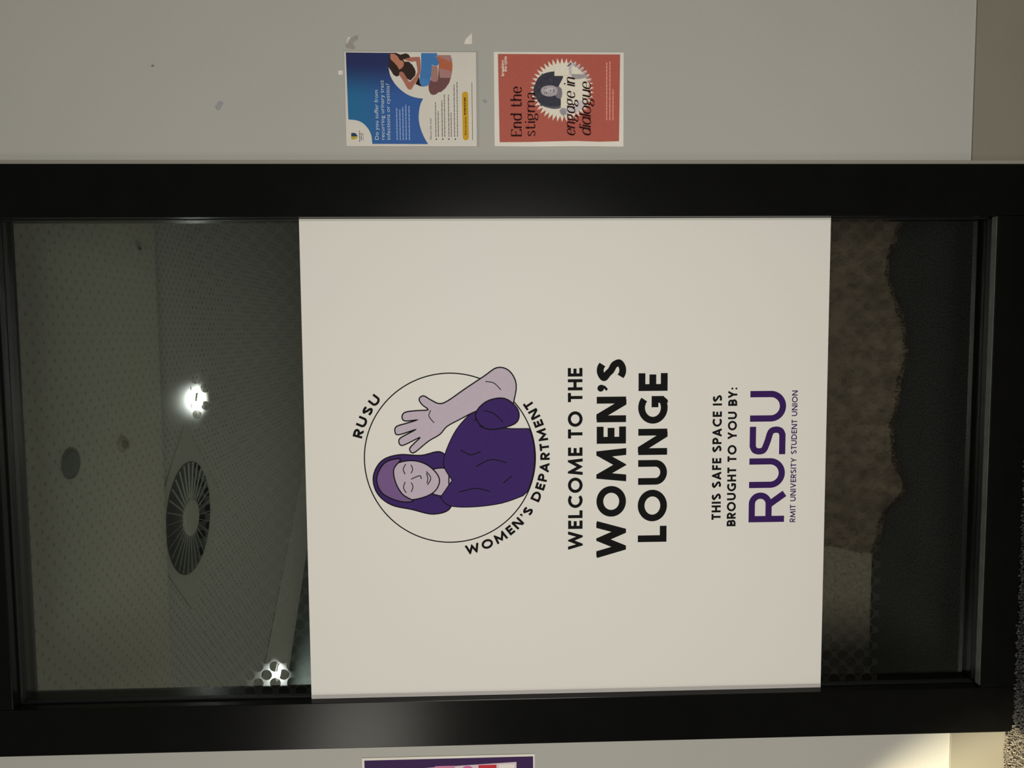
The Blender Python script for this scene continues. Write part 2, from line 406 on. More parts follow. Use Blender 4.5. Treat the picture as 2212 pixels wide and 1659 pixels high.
# broad-nib lower case (contrast lettering): x height .74
def nib_glyph(ch):
    X = .74
    arch = lambda x: spline([(x, X * .66), (x + .10, X * .93), (x + .24, X), (x + .36, X * .86), (x + .38, X * .6)], 6) + [(x + .38, 0)]
    bowl = spline([(.46, X * .80), (.30, X), (.10, X * .86), (.03, X * .5), (.10, X * .12), (.26, 0), (.46, X * .24)], 6)
    G = {
     ' ': (.30, []), 'i': (.10, [[(.05, 0), (.05, X)], 'dot']), 'l': (.10, [[(.05, 0), (.05, 1.06)]]),
     'n': (.52, [[(.05, 0), (.05, X)], arch(.06)]),
     'm': (.90, [[(.05, 0), (.05, X)], arch(.06), arch(.44)]),
     'h': (.52, [[(.05, 0), (.05, 1.06)], arch(.06)]),
     'u': (.52, [[(.05, X), (.05, X * .4)] + spline([(.05, X * .4), (.08, X * .12), (.20, 0), (.34, X * .08), (.46, X * .35)], 6), [(.47, X), (.47, 0)]]),
     'd': (.54, [bowl, [(.49, 0), (.49, 1.06)]]),
     'a': (.50, [spline([(.08, X * .80), (.24, X), (.40, X * .88), (.44, X * .62)], 6) + [(.44, 0)], spline([(.44, X * .56), (.22, X * .52), (.05, X * .34), (.06, X * .10), (.20, 0), (.44, X * .26)], 6)]),
     'A': (.54, [bowl, [(.49, 0), (.49, X)]]),
     'o': (.56, [spline([(.28, X), (.08, X * .82), (.03, X * .5), (.08, X * .18), (.28, 0), (.48, X * .18), (.53, X * .5), (.48, X * .82)], 6, True) + [(.28, X)]]),
     'e': (.50, [spline([(.06, X * .52), (.26, X * .53), (.46, X * .54), (.42, X * .86), (.26, X), (.09, X * .84), (.03, X * .48), (.10, X * .13), (.28, 0), (.47, X * .18)], 6)]),
     's': (.42, [spline([(.36, X * .82), (.22, X), (.06, X * .84), (.10, X * .64), (.24, X * .50), (.37, X * .30), (.32, X * .07), (.18, 0), (.03, X * .20)], 6)]),
     't': (.42, [[(.14, .98), (.14, .18)] + spline([(.14, .18), (.18, .03), (.28, 0), (.40, .12)], 6), [(.0, X * .97), (.36, X * .97)]]),
     'g': (.54, [spline([(.24, X), (.08, X * .88), (.05, X * .66), (.10, X * .44), (.24, X * .34), (.38, X * .44), (.43, X * .66), (.38, X * .88)], 6, True) + [(.24, X)],
                 spline([(.12, X * .38), (.06, X * .20), (.20, X * .06), (.40, 0), (.48, -.12), (.38, -.28), (.18, -.30), (.04, -.20), (.10, -.06), (.20, X * .04)], 6), [(.38, X * .90), (.52, X)]]),
     'E': (.56, [[(.05, 0), (.05, 1)], spline([(.02, .98), (.30, .98), (.50, .95), (.50, .84)], 5), [(.05, .55), (.26, .52), (.38, .60)], spline([(.02, .02), (.30, .02), (.50, .06), (.54, .2)], 5)]),
    }
    return G[ch]
def nib_line(pr, text, u0, u1, base, cap, col, layer=None, shear=0.0, track=0.10, nib=(.045, .150)):
    adv = []; x = 0
    for ch in text:
        a, g = nib_glyph(ch); adv.append(x); x += a + track
    k = (u1 - u0) / (x - track)
    for ch, x0 in zip(text, adv):
        a, g = nib_glyph(ch)
        T = lambda p: (u0 + (x0 + p[0]) * k + shear * p[1] * cap, base + p[1] * cap)
        for path in g:
            if path == 'dot': pr.poly([T((.05 + .075 * math.cos(q * .5236), .97 + .065 * math.sin(q * .5236))) for q in range(12)], col, layer)
            else: pr.stroke([T(p) for p in path], 0, col, layer, nib=(nib[0] * cap, nib[1] * cap))
def bar_words(pr, u0, u1, v, h, col, layer=None):
    # lines of print too small to read in the photograph: word-long strips of ink
    x = u0
    while x < u1 - .0008:
        wl = min(random.uniform(.004, .011), u1 - x)
        pr.rect(x, x + wl, v - h / 2, v + h / 2, col, layer); x += wl + .0011

# ================================================================== SETTING
YW = 0.030                                   # face of the wall; window frame stands 30 mm proud
FX0, FX1, FZ1 = -0.6869, 0.6869, 2.505       # outer frame
def struct(o, label, cat): return tag(o, label, cat, kind='structure')
struct(box('wall_right', FX1 - .01, 2.6, YW, YW + .12, 0, 3.0, M_wall), 'plain warm grey painted wall to the right of the black window frame', 'wall')
struct(box('wall_left', -2.6, FX0 + .01, YW, YW + .12, 0, 3.0, M_wall), 'plain warm grey painted wall to the left of the black window frame', 'wall')
struct(box('wall_top', FX0 + .01, FX1 - .01, YW, YW + .12, FZ1 - .01, 3.0, M_wall), 'short piece of grey wall above the black window frame', 'wall')
struct(box('floor', -4.2, 4.2, -4.2, 4.6, -.05, 0, M_carpet), 'dark speckled grey carpet running along the wall and under the window', 'floor')
bs = struct(box('baseboard_right', FX1 + .013, 2.6, YW - .006, YW, 0, .143, M_skirt, bev=.0012), 'taupe skirting board at the foot of the right wall', 'baseboard')
bs = struct(box('baseboard_left', -2.6, FX0 - .0005, YW - .006, YW, 0, .146, M_skirt, bev=.0012), 'taupe skirting board left of the window, bright in the warm light', 'baseboard')
struct(box('trim_1', FX1 + .0004, FX1 + .0125, YW - .010, YW, 0, 2.6, mat('trim_paint', (0.31, 0.29, 0.235), .6, .3), bev=.0008), 'narrow painted bead between the right wall and the black frame', 'trim')

# lounge behind the glass
CZ = 2.62
struct(box('ceiling', -3.6, 2.6, YW + .12, 1.356, CZ, CZ + .030, M_perf), 'pale perforated ceiling board just behind the top of the window', 'ceiling')
struct(box('ceiling_recess', -3.6, 2.6, 1.1, 4.55, CZ + .0395, CZ + .08, M_perf2), 'darker perforated ceiling deeper in the lounge, beyond the straight step', 'ceiling')
struct(box('wall_back', -4.2, 4.2, 4.5, 4.6, 0, 3.0, M_inner), 'far wall of the dim lounge seen through the upper glass', 'wall')
struct(box('wall_far_right', 2.55, 2.65, YW + .12, 4.5, 0, 3.0, M_inner), 'right side wall of the lounge behind the glass', 'wall')
# slanting side wall on the left of the lounge
def slab(name, a, b, z0, z1, th, mt, parent=None):
    d = (Vector(b) - Vector(a)).normalized(); n = Vector((d.y, -d.x)) * -th
    bm = bmesh.new(); q = [Vector(a), Vector(b), Vector(b) + n, Vector(a) + n]
    lo = [bm.verts.new((p.x, p.y, z0)) for p in q]; hi = [bm.verts.new((p.x, p.y, z1)) for p in q]
    bm.faces.new(lo); bm.faces.new(hi)
    for i in range(4): bm.faces.new((lo[i], lo[(i + 1) % 4], hi[(i + 1) % 4], hi[i]))
    bmesh.ops.recalc_face_normals(bm, faces=bm.faces)
    return bm_obj(name, bm, mt, parent)
wa = Vector((-2.06, 3.1909)); wb = Vector((-1.6197, 3.5886))
dirw = (wb - wa).normalized()
pa = wa - dirw * 1.2; pb = wa + dirw * 2.3
struct(slab('wall_slanting', pa, pb, 0, 2.9, .08, M_dark), 'dark slanting wall on the left of the lounge, meeting the ceiling beyond the lower downlight', 'wall')
pc = Vector((-1.5918, 2.8607)); dl = (Vector((-.8454, 3.6593)) - pc).normalized(); pd = pc - dl * 1.2; pe = pc + dl * 1.6; nn = Vector((-dl.y, dl.x)) * .9
bm = bmesh.new()
q = [pd, pe, pe + nn, pd + nn]; lo = [bm.verts.new((t.x, t.y, CZ + .034)) for t in q]; hi = [bm.verts.new((t.x, t.y, CZ + .039)) for t in q]
bm.faces.new(lo); bm.faces.new(hi)
for i in range(4): bm.faces.new((lo[i], lo[(i + 1) % 4], hi[(i + 1) % 4], hi[i]))
bmesh.ops.recalc_face_normals(bm, faces=bm.faces)
struct(bm_obj('trim_2', bm, M_ceil_plain), 'smooth unperforated ceiling strip along the slanting dark wall', 'ceiling')

# ================================================================== WINDOW
win = empty('window_1', (0, 0, 0), 'tall black framed glazed panel filling the middle, carrying the white lounge sign', 'window', kind='structure')
GX0, GX1, GZ0, GZ1 = -0.574, 0.568, 0.0924, 2.412
def part(name, *a, mt=M_frame, bev=.0015, label=None):
    o = box(name, *a, mt, win, bev)
    if label: o['label'] = label
    return o
part('stile', FX0, GX0, 0, .10, 0.004, FZ1); part('stile', GX1, FX1, 0, .10, 0.004, FZ1)
bm = bmesh.new(); bbox(bm, GX0 + .0004, GX1 - .0004, .0004, .0205, .004, GZ0, .0012); bbox(bm, GX0 + .0004, GX1 - .0004, .0200, .10, .004, .0835, .0012)
bm_obj('rail', bm, M_frame, win)
part('rail', GX0 + .0004, GX1 - .0004, .0004, .10, GZ1, FZ1)
# stepped glazing beads round the pane
for x0, x1 in ((GX0, GX0 + .004), (GX1 - .002, GX1)):
    part('bead', x0, x1, .030, .0445, GZ0, GZ1, mt=M_bead, bev=.0008)
part('bead', GX0 + .004, GX1 - .002, .0215, .0445, .0838, .0885, mt=M_bead, bev=.0012)
part('bead', GX0 + .004, GX1 - .002, .028, .0445, GZ1 - .006, GZ1, mt=M_bead, bev=.0012)
part('sill_sheen_strip', GX0 + .006, GX1 - .001, .002, .0195, GZ0, GZ0 + .0014, mt=M_sill_sheen, bev=.0005, label='pale strip of painted-in sheen along the bottom rail')  # pale colour stands in for grazing light reflected on the rail top
pn = box('pane', GX0 + .001, GX1 - .001,   .0450, .0452, .084, GZ1 - .001, M_glass, win)
bm = bmesh.new(); vv = [bm.verts.new(p) for p in ((GX0 + .002, .0475, .325), (GX1 - .002, .0475, .325), (GX1 - .002, .0475, GZ1 - .003), (GX0 + .002, .0475, GZ1 - .003))]
bm.faces.new(vv); fo = bm_obj('dotted_film', bm, M_film, win); fo['label'] = 'frosted privacy film with a lattice of clear round dots'

# ================================================================== SIGN
SB = 0.022
sign = empty('welcome_sign', (0, SB, 0.4795), 'large white board sign welcoming visitors to the lounge, fixed across the black window', 'sign')
o = box('board', -.5737, .5672, 0, .005, 0, 1.2425, M_board, sign, bev=.0006)
o = box('board_edge_strip', -.5730, -.5640, -.0003, .0001, .0006, 1.2418, mat('edge_strip', alb(168, 164, 160), .5), sign)  # narrow grey strip along the left board edge
o['label'] = 'grey strip down the left edge'
o = box('board_edge_strip', .5618, .5668, -.0003, .0001, .0006, 1.2418, mat('edge_strip', alb(170, 170, 160), .5), sign)  # shade of the frame on the board, painted as a grey strip
o['label'] = 'grey strip of painted frame shadow down the right edge'
K = (28, 27, 26); PUR = (56, 36, 82)
def sgn(name, fn, label=None):
    p = Print(); fn(p); return p.build(name, sign, label=label)
o0 = .4795
sgn('lettering', lambda p: caps_line(p, 'WELCOME TO THE', -.2186, .2181, 1.0672 - o0, .0347, .215, K, track=.155), 'small black capitals reading WELCOME TO THE')
sgn('lettering', lambda p: caps_line(p, "WOMEN'S", -.2399, .2361, .9633 - o0, .0700, .235, K, track=.135), "large black capitals reading WOMEN'S")
sgn('lettering', lambda p: caps_line(p, 'LOUNGE', -.2037, .2042, .8643 - o0, .0695, .235, K, track=.135), 'large black capitals reading LOUNGE')
sgn('lettering', lambda p: caps_line(p, 'THIS SAFE SPACE IS', -.1511, .1500, .7333 - o0, .0222, .225, K, track=.155), 'small black capitals reading THIS SAFE SPACE IS')
sgn('lettering', lambda p: caps_line(p, 'BROUGHT TO YOU BY:', -.1676, .1675, .6968 - o0, .0216, .225, K, track=.155), 'small black capitals reading BROUGHT TO YOU BY')
sgn('lettering', lambda p: caps_line(p, 'RMIT UNIVERSITY STUDENT UNION', -.1597, .1597, .5509 - o0,  .0136, .178, PUR, track=.125, space=.34), 'fine purple capitals under the big logo')
# the wide purple logotype R U S U (rounded forms, flat ends)
def logotype(p):
    b = .5785 - o0; H = .0868; W_ = .3181; x0 = -.1587; t = .0152; h = t / 2
    # proportions of letters along the word, measured: R 0-.238, U .263-.492, S .519-.730, U .772-1.0
    def U(a, c):
        a = x0 + a * W_; c = x0 + c * W_; r = (c - a) / 2 - h; cx = (a + c) / 2
        p.stroke([(a + h, b + H), (a + h, b + r + h)] + arc(cx, b + r + h, r, r, 180, 360, 26)[1:-1] + [(c - h, b + r + h), (c - h, b + H)], t, PUR)
    U(.263, .490); U(.768, 1.0)
    a = x0; c = x0 + .232 * W_
    p.stroke([(a + h, b), (a + h, b + H - h), (a + .040, b + H - h)] + arc(a + .0445, b + H - h - .0205, .0205, .0205, 90, -90, 20) + [(a + h, b + H - h - .041)], t, PUR)
    p.stroke([(a + .044, b + H - h - .043), (c - .004, b)], t * 1.06, PUR)
    a = x0 + .519 * W_; c = x0 + .730 * W_
    p.stroke([(c, b + H - h), (a + .020, b + H - h)] + spline([(a + .020, b + H - h), (a + .0105, b + H - .0125), (a + h, b + H - .024), (a + .012, b + H - .035), (a + .032, b + H / 2), (c - .013, b + .036), (c - h, b + .024), (c - .0105, b + .0125), (c - .020, b + h)], 7)[1:] + [(a, b + h)], t, PUR)
sgn('logo', logotype, 'wide rounded purple letters RUSU')
# emblem: ring, curved wording and a plain purple figure
EC = (.0065, 1.3815 - o0); ER = .2020
def ring(p): p.stroke(arc(EC[0], EC[1], ER, ER, 0, 360, 120)[:-1], .0028, (20, 18, 20), layer=1, closed=True)
sgn('emblem_ring', ring, 'thin black circle of the emblem')
def curved(p, text, a0, a1, mid, cap, t, outward):
    tot = 0; seq = []
    for ch in text:
        a, g = caps(ch, t); tr = .16
        if ch == ' ': a = .34
        seq.append((ch, tot, a)); tot += a + tr
    tot -= .16; k = cap * 1.0
    span = math.radians(abs(a1 - a0)) * mid; k = span / tot
    for ch, x, a in seq:
        s = (x + a / 2) * k / mid
        ang = math.radians(a0) - s if outward else math.radians(a0) + s
        ca, sa = math.cos(ang), math.sin(ang)
        def T(q, ca=ca, sa=sa, a=a):
            dx = (q[0] - a / 2) * k; dy = (q[1] - .5) * cap
            if outward: return (EC[0] + (mid + dy) * ca + dx * sa, EC[1] + (mid + dy) * sa - dx * ca)
            return (EC[0] + (mid - dy) * ca - dx * sa, EC[1] + (mid - dy) * sa + dx * ca)
        glyph_draw(p, ch, t, k / cap, T, cap, K)
sgn('lettering', lambda p: curved(p, 'RUSU', 76.8, 48.2, ER * 1.108, .0228, .25, True), 'black capitals curved over the top right of the ring')
sgn('lettering', lambda p: curved(p, "WOMEN'S DEPARTMENT", 188.5, 306.0, ER * 1.112, .0225, .245, False), 'black capitals curved under the left and bottom of the ring')
SKN = (173, 160, 170); DP = (60, 42, 92); MP = (108, 84, 124); LN = (20, 16, 22)
def eu(pts): return [(EC[0] + u * ER, EC[1] + v * ER) for u, v in pts]
def figure(p):
    def shape(pts, col, lay, w_=.0029, closed=True, sp=5):
        q = spline(pts, sp, True) if closed else spline(pts, sp)
        q = eu(q)
        if col: p.poly(q, col, lay)
        p.stroke(q, w_, LN, lay + 1, closed=closed)
    # hair behind the head, falling to the shoulder
    shape([(-.20, .90), (-.02, .80), (.05, .60), (.04, .34), (.08, .12), (-.04, .02), (-.30, .02), (-.58, .00), (-.66, .20), (-.60, .46), (-.54, .70), (-.40, .86)], DP, 2)
    # neck
    shape([(-.38, .26), (-.16, .26), (-.12, .05), (-.28, -.06), (-.44, .06)], SKN, 3)
    # plain jumper cut off by the ring
    low = arc(0, 0, .992, .992, -114, -70, 10)
    body = spline([(-.46, .12), (-.56, .02), (-.58, -.25), (-.54, -.60), (-.44, -.89)], 5)[:-1] + low + spline([(.34, -.93), (.36, -.62), (.50, -.70), (.62, -.62), (.60, -.36), (.42, -.14), (.20, .00), (-.06, .08), (-.26, -.02)], 5)[1:]
    q = eu(body); p.poly(q, DP, 6); p.stroke(q, .0022, LN, 7, closed=True)
    for f in ([(-.40, -.10), (-.36, -.30), (-.40, -.46)], [(-.10, -.30), (-.02, -.48), (-.06, -.66)], [(.36, -.62), (.34, -.46), (.38, -.34)], [(.10, -.12), (.04, -.24), (.08, -.36)], [(-.30, -.62), (-.22, -.72)], [(.44, -.28), (.50, -.42), (.50, -.56)]):
        p.stroke(eu(spline(f, 5)), .0022, LN, 8)
    # bare forearm and open waving hand, one outline
    arm = [(.46, -.70), (.62, -.74), (.86, -.78), (1.02, -.70), (1.06, -.56), (.98, -.34), (.86, -.06), (.76, .16), (.74, .28), (.80, .40), (.86, .50), (.83, .56), (.76, .52), (.69, .44), (.70, .60), (.70, .76), (.65, .80), (.60, .76), (.59, .60), (.57, .74), (.55, .88), (.49, .90), (.45, .85), (.48, .62), (.44, .74), (.40, .84), (.34, .84), (.32, .78), (.38, .56), (.32, .64), (.27, .70), (.22, .68), (.22, .62), (.32, .44), (.38, .28), (.46, .18), (.52, .00), (.58, -.20), (.60, -.36), (.50, -.50)]
    arm = [(u - .17 * max(0, v + .5) / 1.4, -.74 + (v + .74) * .84) if v > -.5 else (u, v) for u, v in arm]
    shape(arm, SKN, 9, .0029, sp=4)
    shape([(.40, -.76), (.56, -.80), (.70, -.64), (.66, -.42), (.50, -.30), (.34, -.44)], DP, 11)
    p.stroke(eu(spline([(.42, -.62), (.52, -.52), (.56, -.40)], 5)), .0022, LN, 13)
    p.stroke(eu(spline([(.42, .18), (.50, .24), (.57, .22)], 5)), .0020, LN, 11)
    p.stroke(eu(spline([(.80, -.60), (.88, -.52), (.90, -.42)], 5)), .0020, LN, 11)
    # face
    shape([(-.26, .78), (-.08, .68), (-.02, .46), (-.08, .26), (-.24, .13), (-.40, .20), (-.48, .42), (-.46, .64)], SKN, 5)
    # fringe
    shape([(-.50, .60), (-.40, .80), (-.22, .86), (-.04, .76), (.00, .58), (-.12, .66), (-.28, .64), (-.42, .56), (-.50, .44)], MP, 7)
    for f in ([(-.40, .52), (-.34, .55), (-.27, .53)], [(-.18, .53), (-.12, .55), (-.06, .52)], [(-.39, .46), (-.33, .44), (-.28, .46)], [(-.17, .46), (-.12, .44), (-.07, .46)], [(-.24, .46), (-.20, .36), (-.24, .34)], [(-.31, .27), (-.23, .23), (-.15, .28)], [(-.29, .275), (-.23, .265), (-.17, .28)]):
        p.stroke(eu(spline(f, 5)), .0021, LN, 9)
sgn('emblem_figure', figure, 'flat drawing of a woman in purple with one bare arm raised')

# ================================================================== POSTERS
def sheet(name, parent, W_, H_, mt, th=.0004, curl=None, nx=14, nz=18):
    bm = bmesh.new(); g = []
    for layer in (0, 1):
        rows = []
        for j in range(nz + 1):
            r = []
            for i in range(nx + 1):
                u = i / nx; v = j / nz
                r.append(bm.verts.new((u * W_, layer * th - (curl(u, v) if curl else 0), v * H_)))
            rows.append(r)
        g.append(rows)
    for j in range(nz):
        for i in range(nx):
            a = g[0]; bm.faces.new((a[j][i], a[j][i + 1], a[j + 1][i + 1], a[j + 1][i]))
            a = g[1]; bm.faces.new((a[j][i], a[j + 1][i], a[j + 1][i + 1], a[j][i + 1]))
    def rim(seq):
        for (j0, i0), (j1, i1) in zip(seq, seq[1:]): bm.faces.new((g[0][j0][i0], g[1][j0][i0], g[1][j1][i1], g[0][j1][i1]))
    rim([(0, i) for i in range(nx + 1)] + [(j, nx) for j in range(1, nz + 1)] + [(nz, i) for i in range(nx - 1, -1, -1)] + [(j, 0) for j in range(nz - 1, -1, -1)])
    bmesh.ops.recalc_face_normals(bm, faces=bm.faces)
    return bm_obj(name, bm, mt, parent)
PY = YW - .0022
# ---- blue trial poster
blue = empty('health_trial_poster', (.7325, PY, 1.3111), 'blue and white health trial poster in a shiny clear sleeve, right of the window', 'poster')
sheet('paper', blue, .2115, .2995, M_paper)
def BQ(x, y): return ((1517 - y) * .2115 / 1212, (1948 - x) * .2995 / 1683)
def bq(*pts): return [BQ(*p) for p in pts]
M_blue = bpy.data.materials.new('blue_gradient_ink'); M_blue.use_nodes = True
def _blue():
    nt = M_blue.node_tree; p = nt.nodes['Principled BSDF']; p.inputs['Roughness'].default_value = .5; p.inputs['Specular IOR Level'].default_value = .25
    tc = nt.nodes.new('ShaderNodeTexCoord'); sp = nt.nodes.new('ShaderNodeSeparateXYZ'); nt.links.new(tc.outputs['Object'], sp.inputs[0])
    ra = nt.nodes.new('ShaderNodeMapRange'); ra.inputs[1].default_value = .10; ra.inputs[2].default_value = .19; ra.interpolation_type = 'SMOOTHSTEP'
    nt.links.new(sp.outputs['X'], ra.inputs[0])
    rb = nt.nodes.new('ShaderNodeMapRange'); rb.inputs[1].default_value = .19; rb.inputs[2].default_value = .28; rb.interpolation_type = 'SMOOTHSTEP'
    nt.links.new(sp.outputs['Z'], rb.inputs[0])
    m1 = nt.nodes.new('ShaderNodeMix'); m1.data_type = 'RGBA'; m1.inputs[6].default_value = (*alb(44, 86, 148), 1); m1.inputs[7].default_value = (*alb(30, 98, 142), 1)
    nt.links.new(rb.outputs[0], m1.inputs[0])
    m2 = nt.nodes.new('ShaderNodeMix'); m2.data_type = 'RGBA'; m2.inputs[7].default_value = (*alb(32, 40, 86), 1)
    nt.links.new(ra.outputs[0], m2.inputs[0]); nt.links.new(m1.outputs[2], m2.inputs[6]); nt.links.new(m2.outputs[2], p.inputs['Base Color'])
_blue()
p = Print()
p.poly(bq((283, 316), (560, 318), (845, 319), (838, 400), (825, 500)) + bq(*spline([(825, 500), (850, 620), (925, 740), (1040, 838), (1150, 885), (1262, 902)], 6))[1:] + bq(*spline([(1262, 902), (1225, 980), (1206, 1080), (1203, 1180), (1225, 1290), (1268, 1400), (1318, 1489)], 6))[1:] + bq(*spline([(598, 1487), (588, 1380), (545, 1285), (475, 1215), (395, 1182), (298, 1174)], 6)), M_blue)
p.build('blue_panel', blue, label='blue printed panel, teal at the left and navy at the right')
p = Print(); WT = (205, 220, 238)
def bl(text, y0, y1, x, cap, col, bold=0.0, lay=2):
    u0, v = BQ(x, y0); u1, _ = BQ(x, y1); p.words(text, u0, u1, v, cap * .2995 / 1683, col, lay, bold)
for tx, yy, xx in (('Do you suffer from', 795, 682), ('recurring urinary tract', 668, 758), ('infections or cystitis?', 712, 832)):
    p = Print(); bl(tx, 1433, yy, xx, 49, WT, -.006); p.build('lettering', blue, label='pale headline line: ' + tx)
p = Print()
for x, y in ((920, 1025), (960, 1045), (998, 1010), (1037, 980), (1078, 998)):
    u0, v = BQ(x, 1437); u1, _ = BQ(x, y); bar_words(p, u0, u1, v, .0026, (138, 160, 200), 2)
for x, y in ((1420, 950), (1453, 1062), (1503, 925), (1535, 848), (1588, 850), (1620, 1078), (1662, 722), (1700, 688)):
    u0, v = BQ(x, 1395); u1, _ = BQ(x, y); bar_words(p, u0, u1, v, .0019, (112, 102, 98), 2)
for x in (1425, 1508, 1586, 1672): p.disc(*BQ(x, 1425), .0016, (25, 22, 22), 2, 12)
u0, v = BQ(1893, 1438); u1, _ = BQ(1893, 690); p.rect(u0, u1, v - .0006, v + .0006, (95, 88, 84), 2)
for x, a, b in ((437, 1462, 1318), (457, 1440, 1345), (473, 1440, 1340), (487, 1445, 1338)):
    u0, v = BQ(x, a); u1, _ = BQ(x, b); bar_words(p, u0, u1, v, .0014 if x < 460 else .0006, (60, 62, 70), 2)
bl('About the trial', 1433, 1160, 1364, 22, (70, 64, 62), .006)
p.build('fine_print', blue)['kind'] = 'stuff'
p = Print()
pill = bq(*(arc(1803, 849, 39, 39, 180, 360, 14) + arc(1806, 1400, 39, 39, 0, 180, 14)))
p.poly(pill, (196, 152, 48), 2)
bl('Find out more:', 1372, 1135, 1814, 21, (60, 42, 8), .02, 3)
u0, v = BQ(1797, 1112); u1, _ = BQ(1797, 885); bar_words(p, u0, u1, v, .0026, (84, 60, 14), 3); p.rect(u0, u1, v - .0034, v - .0028, (84, 60, 14), 3)
p.build('yellow_button', blue)
p = Print()
p.poly(bq((330, 1350), (345, 1345), (385, 1348), (415, 1388), (385, 1390), (330, 1392)), (52, 66, 92), 2)
p.poly(bq((330, 1392), (385, 1390), (415, 1388), (390, 1425), (360, 1430), (332, 1432)), (178, 160, 62), 2)
p.build('crest', blue, label='small navy and yellow shield')
p = Print()
def bp(col, lay, *pts, sm=False): p.poly(bq(*(spline(list(pts), 4, True) if sm else pts)), col, lay)
HAIR = (58, 46, 42); SK1 = (180, 120, 96); SK2 = (165, 108, 92)
bp(HAIR, 3, (845, 319), (925, 318), (952, 330), (985, 342), (1015, 332), (1050, 324), (1085, 340), (1106, 374), (1075, 392), (1010, 400), (1030, 430), (1085, 430), (1130, 470), (1160, 520), (1172, 560), (1166, 605), (1104, 672), (1050, 640), (1012, 580), (985, 560), (962, 575), (958, 610), (925, 622), (885, 598), (855, 545), (825, 500), (836, 410))
bp(SK1, 4, (850, 330), (905, 332), (945, 365), (972, 412), (1000, 418), (1022, 440), (1020, 480), (995, 515), (960, 532), (940, 490), (895, 440), (852, 400))
bp(SK2, 4, (1010, 402), (1060, 388), (1110, 376), (1180, 370), (1226, 370), (1234, 400), (1240, 520), (1232, 570), (1205, 640), (1110, 788), (1076, 786), (1058, 765), (1000, 660), (958, 598), (966, 565), (990, 556), (1015, 570), (1040, 612), (1088, 688), (1106, 684), (1172, 612), (1196, 560), (1190, 500), (1178, 425), (1120, 432), (1070, 420))
bp((70, 118, 172), 4, (1245, 320), (1448, 320), (1452, 340), (1434, 368), (1468, 410), (1473, 445), (1455, 480), (1430, 486), (1382, 470), (1372, 600), (1350, 700), (1318, 740), (1270, 749), (1236, 735), (1222, 680), (1226, 600), (1242, 525))
bp((162, 122, 118), 3, (1452, 345), (1622, 345), (1640, 400), (1646, 480), (1640, 560), (1622, 640), (1482, 636), (1466, 490), (1470, 430), (1436, 368))
bp((172, 100, 74), 4, (1436, 366), (1480, 372), (1560, 405), (1638, 432), (1644, 480), (1636, 556), (1560, 530), (1476, 514), (1466, 480), (1472, 430))
bp((158, 120, 114), 4, (1380, 478), (1456, 494), (1456, 655), (1440, 682), (1412, 690), (1380, 680), (1366, 655))
bp((112, 78, 76), 3, (1366, 655), (1412, 690), (1446, 678), (1458, 640), (1466, 500), (1484, 636), (1622, 636), (1600, 700), (1550, 770), (1495, 816), (1458, 822), (1428, 848), (1390, 856), (1358, 842), (1338, 800), (1332, 730))
bp((44, 32, 32), 3, (1165, 715), (1216, 620), (1224, 700), (1240, 738), (1276, 750), (1225, 742))
p.build('illustration', blue, label='flat drawing of a woman seen from behind in blue shorts')
def sleeve_mat():
    mt = bpy.data.materials.new('clear_sleeve'); mt.use_nodes = True; nt = mt.node_tree; nt.nodes.clear()
    out = nt.nodes.new('ShaderNodeOutputMaterial'); t = nt.nodes.new('ShaderNodeBsdfTransparent'); t.inputs[0].default_value = (.97, .97, .97, 1)
    g = nt.nodes.new('ShaderNodeBsdfGlossy'); g.inputs['Roughness'].default_value = .06
    tc = nt.nodes.new('ShaderNodeTexCoord'); n = nt.nodes.new('ShaderNodeTexNoise'); n.inputs['Scale'].default_value = 13; n.inputs['Detail'].default_value = 4
    nt.links.new(tc.outputs['Object'], n.inputs['Vector'])
    b = nt.nodes.new('ShaderNodeBump'); b.inputs['Strength'].default_value = .33; b.inputs['Distance'].default_value = .012
    nt.links.new(n.outputs['Fac'], b.inputs['Height']); nt.links.new(b.outputs['Normal'], g.inputs['Normal'])
    mx = nt.nodes.new('ShaderNodeMixShader'); mx.inputs[0].default_value = .045
    nt.links.new(t.outputs[0], mx.inputs[1]); nt.links.new(g.outputs[0], mx.inputs[2]); nt.links.new(mx.outputs[0], out.inputs[0])
    return mt
bm = bmesh.new(); NX, NZ = 26, 34; gr = []
for j in range(NZ + 1):
    r = []
    for i in range(NX + 1):
        u, v = i / NX, j / NZ
        edge = min(u, 1 - u, v, 1 - v)
        r.append(bm.verts.new((-.002 + u * .2155, -.0016 - .0012 * math.sin(u * 9 + v * 5) * math.sin(v * 11) * min(1, edge * 9) - (.0014 * math.exp(-u * 14) * (1 + math.sin(v * 30)) / 2), -.006 + v * .307)))
    gr.append(r)
for j in range(NZ):
    for i in range(NX): bm.faces.new((gr[j][i], gr[j][i + 1], gr[j + 1][i + 1], gr[j + 1][i]))
o = bm_obj('clear_sleeve', bm, sleeve_mat(), blue, smooth=True); o['label'] = 'wrinkled transparent plastic sleeve'

